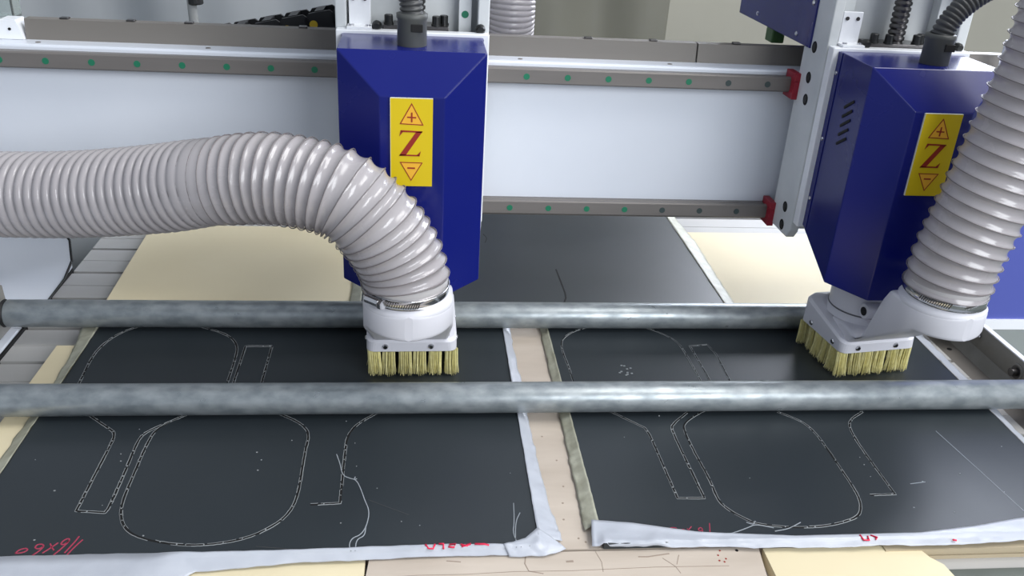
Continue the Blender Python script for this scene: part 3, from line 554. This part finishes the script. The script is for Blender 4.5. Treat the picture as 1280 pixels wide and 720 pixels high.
# ================================================================ spindle heads
def tri(b, pts, y, th): b.prism(pts, 1, y, y-th)
def head(cx, gx, label):
    t = thing('spindle_head', label, 'spindle head', (cx, 1.12, .10), 'blue spindle heads')
    B().box(cx-.0985, cx+.0985, 1.178, 1.195, .186, .4475, .0015).build('mounting_plate', 'white_gloss', t)
    hb, hf = .0895, .0385; yb, ym, yf = 1.178, 1.079, 1.045; zt, zf = .4435, .3965
    V = []
    for s in (-1, 1): V += [(cx+s*hb, yb, zt), (cx+s*hb, ym, zt), (cx+s*hf, yf, zf), (cx+s*hf, yf, .131), (cx+s*hb, ym, .143), (cx+s*hb, yb, .188)]
    cv = B().add(V, [(0, 1, 4, 5), (1, 2, 3, 4), (6, 7, 10, 11), (7, 8, 9, 10), (0, 1, 7, 6), (1, 2, 8, 7), (2, 3, 9, 8), (3, 4, 10, 9), (4, 5, 11, 10), (0, 5, 11, 6)]).build('cover', 'blue_paint', t, 'glossy dark blue faceted cover', .0012)
    for s in (-1, 1):
        f = B().box(cx+s*hb-.001, cx+s*hb+.001, 1.166, 1.178, .19, .443); fo = f.build('side_flange', 'blue_paint', cv)
        for z in (.415, .323, .234): B().lathe((cx+s*(hb+.0008), 1.172, z), (s, 0, 0), [(0, .0030), (.0012, .0028), (.002, .0016)], 12, False).build('screw', 'bright_steel', cv)
        for k in range(5):
            z = .388-.0125*k; y = 1.118
            b = B().prism([(y-.013, z+.003), (y-.011, z+.006), (y+.013, z-.008), (y+.011, z-.011)], 0, cx+s*(hb-.001), cx+s*(hb+.0012)); b.build('vent_slot', 'hole_dark', cv)
    # edge wear along the folded edges
    # yellow label on the front
    lx0, lx1, lz0, lz1 = cx-.0255, cx+.0245, .287, .3955; ly = 1.0448
    lb = B().box(lx0, lx1, ly-.0026, ly, lz0, lz1).build('label_plate', 'label_yellow', t, 'yellow plate with a red Z between plus and minus triangles')
    B().box(lx0-.0004, lx0, ly-.0027, ly, lz0, lz1).build('label_rim', 'label_edge', lb); B().box(lx0, lx1, ly-.0027, ly, lz1, lz1+.0005).build('label_rim', 'label_edge', lb)
    def P(x, y): return (lx0+(x-45)/290*(lx1-lx0), lz1-(y-75)/610*(lz1-lz0))
    yl = ly-.0026
    def outline(pts, wdt, name):
        c = Vector((sum(p[0] for p in pts)/3, sum(p[1] for p in pts)/3)); ins = [tuple(c+(Vector(p)-c)*(1-wdt)) for p in pts]
        b = B(); n = 3
        for i in range(n):
            j = (i+1) % n; b.prism([P(*pts[i]), P(*pts[j]), P(*ins[j]), P(*ins[i])], 1, yl, yl-.0004)
        b.build(name, 'label_red', lb); B().prism([P(*q) for q in ins], 1, yl, yl-.0002).build('triangle_fill', 'label_orange', lb)
    outline([(190, 104), (107, 249), (273, 255)], .13, 'plus_triangle'); outline([(107, 512), (269, 514), (187, 648)], .13, 'minus_triangle')
    B().prism([P(*q) for q in ((160, 196), (221, 198), (221, 207), (160, 205))], 1, yl, yl-.0006).prism([P(*q) for q in ((186, 168), (196, 168), (196, 234), (186, 234))], 1, yl-.0001, yl-.0007).build('plus_sign', 'label_red', lb)
    B().prism([P(*q) for q in ((161, 549), (215, 550), (215, 560), (161, 559))], 1, yl, yl-.0006).build('minus_sign', 'label_red', lb)
    z = B()
    for q in ([(115, 290), (266, 295), (262, 305), (122, 303)], [(115, 290), (130, 303), (105, 333)], [(222, 300), (266, 295), (150, 464), (103, 469)], [(106, 469), (110, 459), (240, 460), (246, 470)], [(246, 470), (228, 461), (255, 434)]):
        z.prism([P(*p) for p in q], 1, yl, yl-.0005)
    z.build('letter_z', 'label_red', lb)
    # spindle below the cover
    B().lathe((cx, 1.112, .060), (0, 0, 1), [(0, .030), (.01, .041), (.115, .041)], 40).build('spindle_body', 'shoe_white', t)
    # fittings on top of the plate
    br = B(); br.box(cx-.083, cx-.055, 1.202, 1.206, .4475, .492, .001); br.box(cx-.085, cx-.053, 1.182, 1.206, .4475, .4510, .0008)
    bo = br.build('guide_bracket', 'white_gloss', t, 'small white bracket on the plate')
    for x in (-.077, -.062): B().cyl((cx+x, 1.2016, .483), (0, -1, 0), .0026, .0012, 12).build('screw', 'dark_steel', bo)
    for x in (-.079, -.058): B().cyl((cx+x, 1.190, .4508), (0, 0, 1), .0034, .0022, 12).build('screw', 'bright_steel', bo)
    npl = B().box(cx-.040, cx+.046, 1.197, 1.232, .438, .452, .001).build('nut_plate', 'dark_steel', t)
    for x, y in ((-.032, 1.203), (-.012, 1.2), (.030, 1.203), (.040, 1.212)): B().lathe((cx+x, y, .4515), (0, 0, 1), [(0, .0066), (.003, .0066), (.003, .0056), (.012, .0056), (.013, .0048)], 16, False).build('bolt', 'black_bolt', npl)
    for x in (-.047, .0875): B().lathe((cx+x, 1.196, .4512), (0, -1, 0), [(0, .0066), (.006, .0062), (.009, .004)], 16).build('bolt', 'black_bolt', t)
    # cable gland
    g = B().lathe((gx, 1.115, .4430), (0, 0, 1), [(0, .0176), (.002, .0182), (.031, .0178), (.033, .0190), (.038, .0190), (.039, .0150)], 36).build('cable_gland', 'gland_grey', t, 'dark grey conduit connector on top of the cover')
    B().box(gx-.001, gx+.013, 1.0958, 1.100, .462, .471, .0006).build('latch_window', 'hole_dark', g)
    return t
head(HX, HX-.001, 'blue spindle head on the left with a yellow Z label facing the camera')
head(HX+DX, HX+DX+.011, 'blue spindle head on the right with side vents, partly behind a white hose')
def conduit(pts, label):
    b = hose_mesh(pts, .0146, .0028, .0058, 22, 6, 0.8, 0.0); return tag(b.build('corrugated_conduit', 'conduit_grey'), label, 'conduit', 'grey corrugated conduits')
conduit([(.459, 1.115, .478), (.4565, 1.116, .500), (.447, 1.122, .540), (.43, 1.135, .60), (.42, 1.15, .68)], 'grey corrugated conduit rising from the left spindle head')
conduit([(1.136, 1.115, .478), (1.141, 1.115, .494), (1.157, 1.116, .516), (1.190, 1.118, .540), (1.25, 1.122, .562), (1.33, 1.128, .572)], 'grey corrugated conduit arching right from the right spindle head')

# ================================================================ dust shoes
TUFTS = []
def tuft_mesh(seed, n=95):
    r = random.Random(seed); b = B()
    for _ in range(n):
        a = r.uniform(0, 2*PI); q = math.sqrt(r.random()); x = .0092*q*math.cos(a); y = .0042*q*math.sin(a)
        dx = x*.12+r.gauss(0, .0010); dy = y*.5+r.gauss(0, .0011)-.0006; L = .0405*r.uniform(.9, 1.0)
        if r.random() < .03: dx += r.uniform(-.006, .006)
        vs = []; rr = r.uniform(.00042, .0007)
        for (f, s) in ((0, 1), (.55, .95), (1, .55)):
            c = Vector((x+dx*f*f, y+dy*f*f, -L*f))
            for k in range(3): an = 2*PI*k/3+a; vs.append(c+Vector((math.cos(an), math.sin(an), 0))*rr*s)
        b.add(vs, [(i*3+k, i*3+(k+1) % 3, i*3+3+(k+1) % 3, i*3+3+k) for i in range(2) for k in range(3)]+[(6, 7, 8)])
    me = bpy.data.meshes.new('bristle_tuft'); me.from_pydata([tuple(v) for v in b.v], [], b.f); me.materials.append(MATS['bristle']); return me
TUFTS = [tuft_mesh(s) for s in (3, 8, 21, 34)]
def sst(a, b, x): t = max(0, min(1, (x-a)/(b-a))); return t*t*(3-2*t)
def shoe(cx, label, seed, rot):
    t = thing('dust_shoe', label, 'dust shoe', (cx, 1.11, 0.0), 'dust shoes under the spindle heads'); t.rotation_euler.z = math.radians(rot)
    # plate body: rounded square lofted upward, lower at the front
    def rsq(hx, hy, r, n=6):
        out = []
        for (sx, sy, a0) in ((1, 1, 0), (-1, 1, 90), (-1, -1, 180), (1, -1, 270)):
            for k in range(n+1): a = math.radians(a0+90*k/n); out.append((sx*(hx-r)+r*math.cos(a), sy*(hy-r)+r*math.sin(a)))
        return out
    cy = 1.116; rings = []
    for hx, hy, zf, zb, r in ((.0595, .0545, .041, .041, .010), (.0615, .0565, .0425, .0425, .011), (.0615, .0565, .056, .080, .013), (.0590, .054, .0595, .0855, .016), (.048, .044, .063, .087, .02)):
        rings.append([(cx+x, cy+y, zf+(zb-zf)*(y+hy)/(2*hy)) for x, y in rsq(hx, hy, r)])
    n = len(rings[0]); vs = [p for r_ in rings for p in r_]
    fs = [(i*n+k, i*n+(k+1) % n, (i+1)*n+(k+1) % n, (i+1)*n+k) for i in range(len(rings)-1) for k in range(n)]+[tuple(range(n-1, -1, -1)), tuple(range((len(rings)-1)*n, len(rings)*n))]
    b = B().add(vs, fs, False); body = b.build('body', 'shoe_white', t)
    for x, y, ax in ((-.036, cy-.0566, (0, -1, 0)), (.026, cy-.0566, (0, -1, 0)), (-.0616, cy-.032, (-1, 0, 0)), (-.0616, cy+.026, (-1, 0, 0)), (.0616, cy-.032, (1, 0, 0)), (.0616, cy+.026, (1, 0, 0))):
        B().lathe((cx+x, y, .050), ax, [(0, .0042), (.001, .0040), (.0024, .0028)], 14, False).build('screw', 'bright_steel', body)
    # collar around the spindle with clamp boss
    B().lathe((cx, 1.118, .078), (0, 0, 1), [(0, .0515), (.004, .0495), (.010, .0482), (.044, .0482), (.047, .0462), (.047, .0412)], 48, True, False).build('collar', 'shoe_white', t)
    B().lathe((cx, 1.118, .0885), (0, 0, 1), [(0, .0490), (.0005, .0492), (.0018, .0492), (.0022, .0486)], 48, True, False).build('collar_groove', 'groove_grey', t)
    B().lathe((cx, 1.118, .1245), (0, 0, 1), [(0, .0430), (.0012, .0432), (.0016, .0405)], 48, True, False).build('collar_gap', 'groove_grey', t)
    bo = B().lathe((cx-.036, 1.067, .106), (1, 0, -.05), [(0, .0102), (.001, .0112), (.030, .0112), (.032, .0095)], 22).build('clamp_boss', 'shoe_white', t)
    B().cyl((cx-.0362, 1.067, .106), (-1, 0, 0), .0064, .0006, 16).build('bolt_hole', 'hole_dark', bo)
    # arm to the hose port
    px, py, r1, r0 = cx-.0055, .965, .0545, .0500
    ys = [py-r1*math.cos(PI/2*k/18) for k in range(1, 19)]+[py+(1.112-py)*k/16 for k in range(1, 17)]
    rings = []
    for y in ys:
        f = max(0, (y-py)/(1.112-py)); xc = px+(cx-px)*f; wd = math.sqrt(max(1e-8, r1*r1-(y-py)**2)) if y < py else r1+(r0-r1)*f
        s = 1-sst(.998, 1.046, y); s2 = max(0, min(1, (1.072-y)/.125)); zb = .052+.090*s2; zt = .078+.096*s; bv = min(.005, wd)
        rings.append([(xc-wd, y, zb+bv), (xc-wd+bv*.3, y, zb+bv*.3), (xc-wd+bv, y, zb), (xc+wd-bv, y, zb), (xc+wd-bv*.3, y, zb+bv*.3), (xc+wd, y, zb+bv),
                      (xc+wd, y, zt-bv), (xc+wd-bv*.3, y, zt-bv*.3), (xc+wd-bv, y, zt), (xc-wd+bv, y, zt), (xc-wd+bv*.3, y, zt-bv*.3), (xc-wd, y, zt-bv)])
    n = 12; vs = [q for r_ in rings for q in r_]; m = len(rings)
    fs = [(i*n+k, i*n+(k+1) % n, (i+1)*n+(k+1) % n, (i+1)*n+k) for i in range(m-1) for k in range(n)]
    B().add(vs, fs, True).add(rings[-1], [tuple(range(n))]).add(rings[0], [tuple(range(n-1, -1, -1))]).build('port_arm', 'shoe_white', t)
    B().lathe((px, py, .166), (0, 0, 1), [(0, .0530), (.004, .0540), (.008, .0540), (.011, .0520), (.0115, .0505), (.017, .0500), (.0172, .0470), (.040, .0460)], 56, True, False).build('hose_port', 'shoe_white', t)
    # brush
    r = random.Random(seed); k = 0
    hx, hy = .0535, .0485; spots = []
    for i in range(6): spots += [(-hx+2*hx*i/5, -hy, 0), (-hx+2*hx*i/5, hy, PI)]
    for i in range(1, 5): spots += [(-hx, -hy+2*hy*i/5, -PI/2), (hx, -hy+2*hy*i/5, PI/2)]
    for x, y, a in spots:
        o = bpy.data.objects.new('bristle_tuft', TUFTS[k % 4]); k += 1; COL.objects.link(o); o.parent = t
        o.location = (x+r.uniform(-.0015, .0015), cy-1.11+y, .042); o.rotation_euler = (r.uniform(-.03, .03), r.uniform(-.06, .06), a+r.uniform(-.12, .12))
    return t
shoe(HX, 'white dust shoe with yellow bristle brush under the left spindle head', 2, 1.0)
shoe(HX+DX, 'white dust shoe with yellow bristle brush under the right spindle head', 9, 8.5)

# ================================================================ hoses
def hose(pts, R, depth, pitch, label, mat, clampz, c, scr_a, slot_a=None, grp='white dust extraction hoses', sharp=.55, ridge=lambda s: 0.0):
    t = thing('dust_hose', label, 'hose', (c[0], c[1], clampz), grp) if clampz else thing('dust_hose', label, 'hose', pts[0], grp)
    b = hose_mesh(pts, R, depth, pitch, 48, 8, sharp, 1.0, ridge)
    wire_mesh(pts, R, depth, pitch, .0006 if clampz else .0005, ridge).build('wire_spiral', 'hose_wire', t, 'thin dark reinforcing spiral')
    if not clampz: b.build('hose_tube', mat, t); return t
    b.build('hose_tube', mat, t)
    ax = Vector((.03, -.05, 1)).normalized()
    B().lathe((c[0], c[1], clampz), (0, 0, 1), [(-.001, .0470), (.0, .0498), (.013, .0500), (.016, .0495)], 56, True, False).build('hose_cuff', 'hose_plain', t)
    cl = B().lathe((c[0], c[1], clampz+.0020), ax, [(-.0062, .0505), (-.006, .0518), (-.0045, .0510), (.0045, .0510), (.006, .0518), (.0062, .0505)], 64, True, False).build('hose_clamp', 'bright_steel', t, 'shiny steel worm-drive clamp')
    d = Vector((math.cos(scr_a), math.sin(scr_a), 0)); tg = Vector((-d.y, d.x, 0)); p = Vector((c[0], c[1], clampz+.002))+d*.0560
    B().cyl(p-tg*.011, tg, .0052, .022, 16, .0008).build('clamp_screw', 'bright_steel', cl); B().cyl(p+tg*.011, tg, .0064, .005, 6).build('screw_head', 'bright_steel', cl)
    n = 14
    for k in range(n):
        a = (slot_a if slot_a is not None else scr_a+.32)+.055*k; d = Vector((math.cos(a), math.sin(a), 0)); tg = Vector((-d.y, d.x, 0)); q = Vector((c[0], c[1], clampz+.0022+ax.x*0))+d*.0508; q.z -= (ax.x*d.x+ax.y*d.y)*.0508
        b = B(); u = (tg*.35+Vector((0, 0, 1))*.9).normalized(); s = tg
        b.add([q-u*.0038-s*.0006, q-u*.0038+s*.0006, q+u*.0038+s*.0006, q+u*.0038-s*.0006]+[x+d*.0008 for x in (q-u*.0038-s*.0006, q-u*.0038+s*.0006, q+u*.0038+s*.0006, q+u*.0038-s*.0006)], [(4, 5, 6, 7), (0, 1, 5, 4), (1, 2, 6, 5), (2, 3, 7, 6), (3, 0, 4, 7)]); b.build('clamp_slot', 'dark_steel', cl)
    return t
HOSE_L = [(.4545, .965, .190), (.4525, .965, .204), (.4462, .965, .2250), (.4335, .964, .2495), (.4125, .963, .2781), (.375, .968, .3047), (.3064, .985, .3126), (.2349, 1.005, .3012), (.1638, 1.03, .282), (.0603, 1.06, .2619), (-.0437, 1.085, .2507), (-.16, 1.11, .245), (-.34, 1.13, .25)]
HOSE_R = [(1.1412, .9655, .190), (1.1418, .966, .2072), (1.1455, .966, .244), (1.1585, .966, .3104), (1.1705, .966, .3766), (1.1815, .966, .4395), (1.1883, .966, .4992), (1.1889, .967, .5473), (1.184, .97, .60), (1.16, .98, .74)]
hose(HOSE_L, .0530, .0046, .0124, 'ribbed white dust hose curving left from the left dust shoe across the frame', 'hose_pvc', .187, (.4545, .965), math.radians(228), ridge=lambda s: 1-sst(.22, .36, s))
hose(HOSE_R, .0538, .0042, .0165, 'ribbed white dust hose rising steeply from the right dust shoe', 'hose_pvc', .187, (1.1412, .9655), math.radians(55), math.radians(206), ridge=lambda s: 1.0)
hose([(.66, 2.46, -.60), (.66, 2.43, -.20), (.66, 2.32, .03), (.66, 2.12, .13), (.657, 1.965, .22), (.655, 1.912, .34), (.655, 1.91, .44), (.66, 1.905, .60), (.68, 1.90, .85)], .0540, .0030, .0090, 'ribbed white hose hanging behind the beam right of the left head', 'hose_pvc', None, None, 0, None)

# ================================================================ background
def curtain(label, x0, x1, y, mat, seed, amp, z0=-.9, z1=2.6):
    b = B(); n = 90; m = 24; vs = []
    for j in range(m+1):
        z = z0+(z1-z0)*j/m
        for i in range(n+1):
            x = x0+(x1-x0)*i/n
            vs.append((x, y+amp*(math.sin(x*9+seed+.4*math.sin(z*2))+.5*math.sin(x*23+seed*2+z*.7))+amp*.5*noise.noise(Vector((x*3, z*2.5, seed))), z))
    b.add(vs, [(j*(n+1)+i, j*(n+1)+i+1, (j+1)*(n+1)+i+1, (j+1)*(n+1)+i) for j in range(m) for i in range(n)], True)
    o = b.build('plastic_curtain', mat); md = o.modifiers.new('thick', 'SOLIDIFY'); md.thickness = .002
    return tag(o, label, 'curtain', 'plastic curtains behind the machine')
curtain('pale plastic curtain hanging far behind the left half of the beam', -2.6, .66, 3.3, 'curtain_plastic', 1, .035)
curtain('dusty grey plastic sheet hanging behind the beam between the heads', .70, 1.32, 3.1, 'curtain_dusty', 4, .03)
pl = thing('support_pole', 'thin grey pole with a dark clamp standing behind the beam at the left', 'pole', (-.06, 2.25, -.9))
B().cyl((-.045, 2.25, -.9), (-.02, 0, 1), .011, 1.23, 16).build('pole', 'frame_grey', pl); B().cyl((-.0595, 2.25, .30), (-.05, 0, 1), .018, .05, 16, .002).build('clamp', 'black_plastic', pl)
B().cyl((-.062, 2.25, .35), (-.1, 0, 1), .009, .6, 12).build('upper_rod', 'bright_steel', pl)
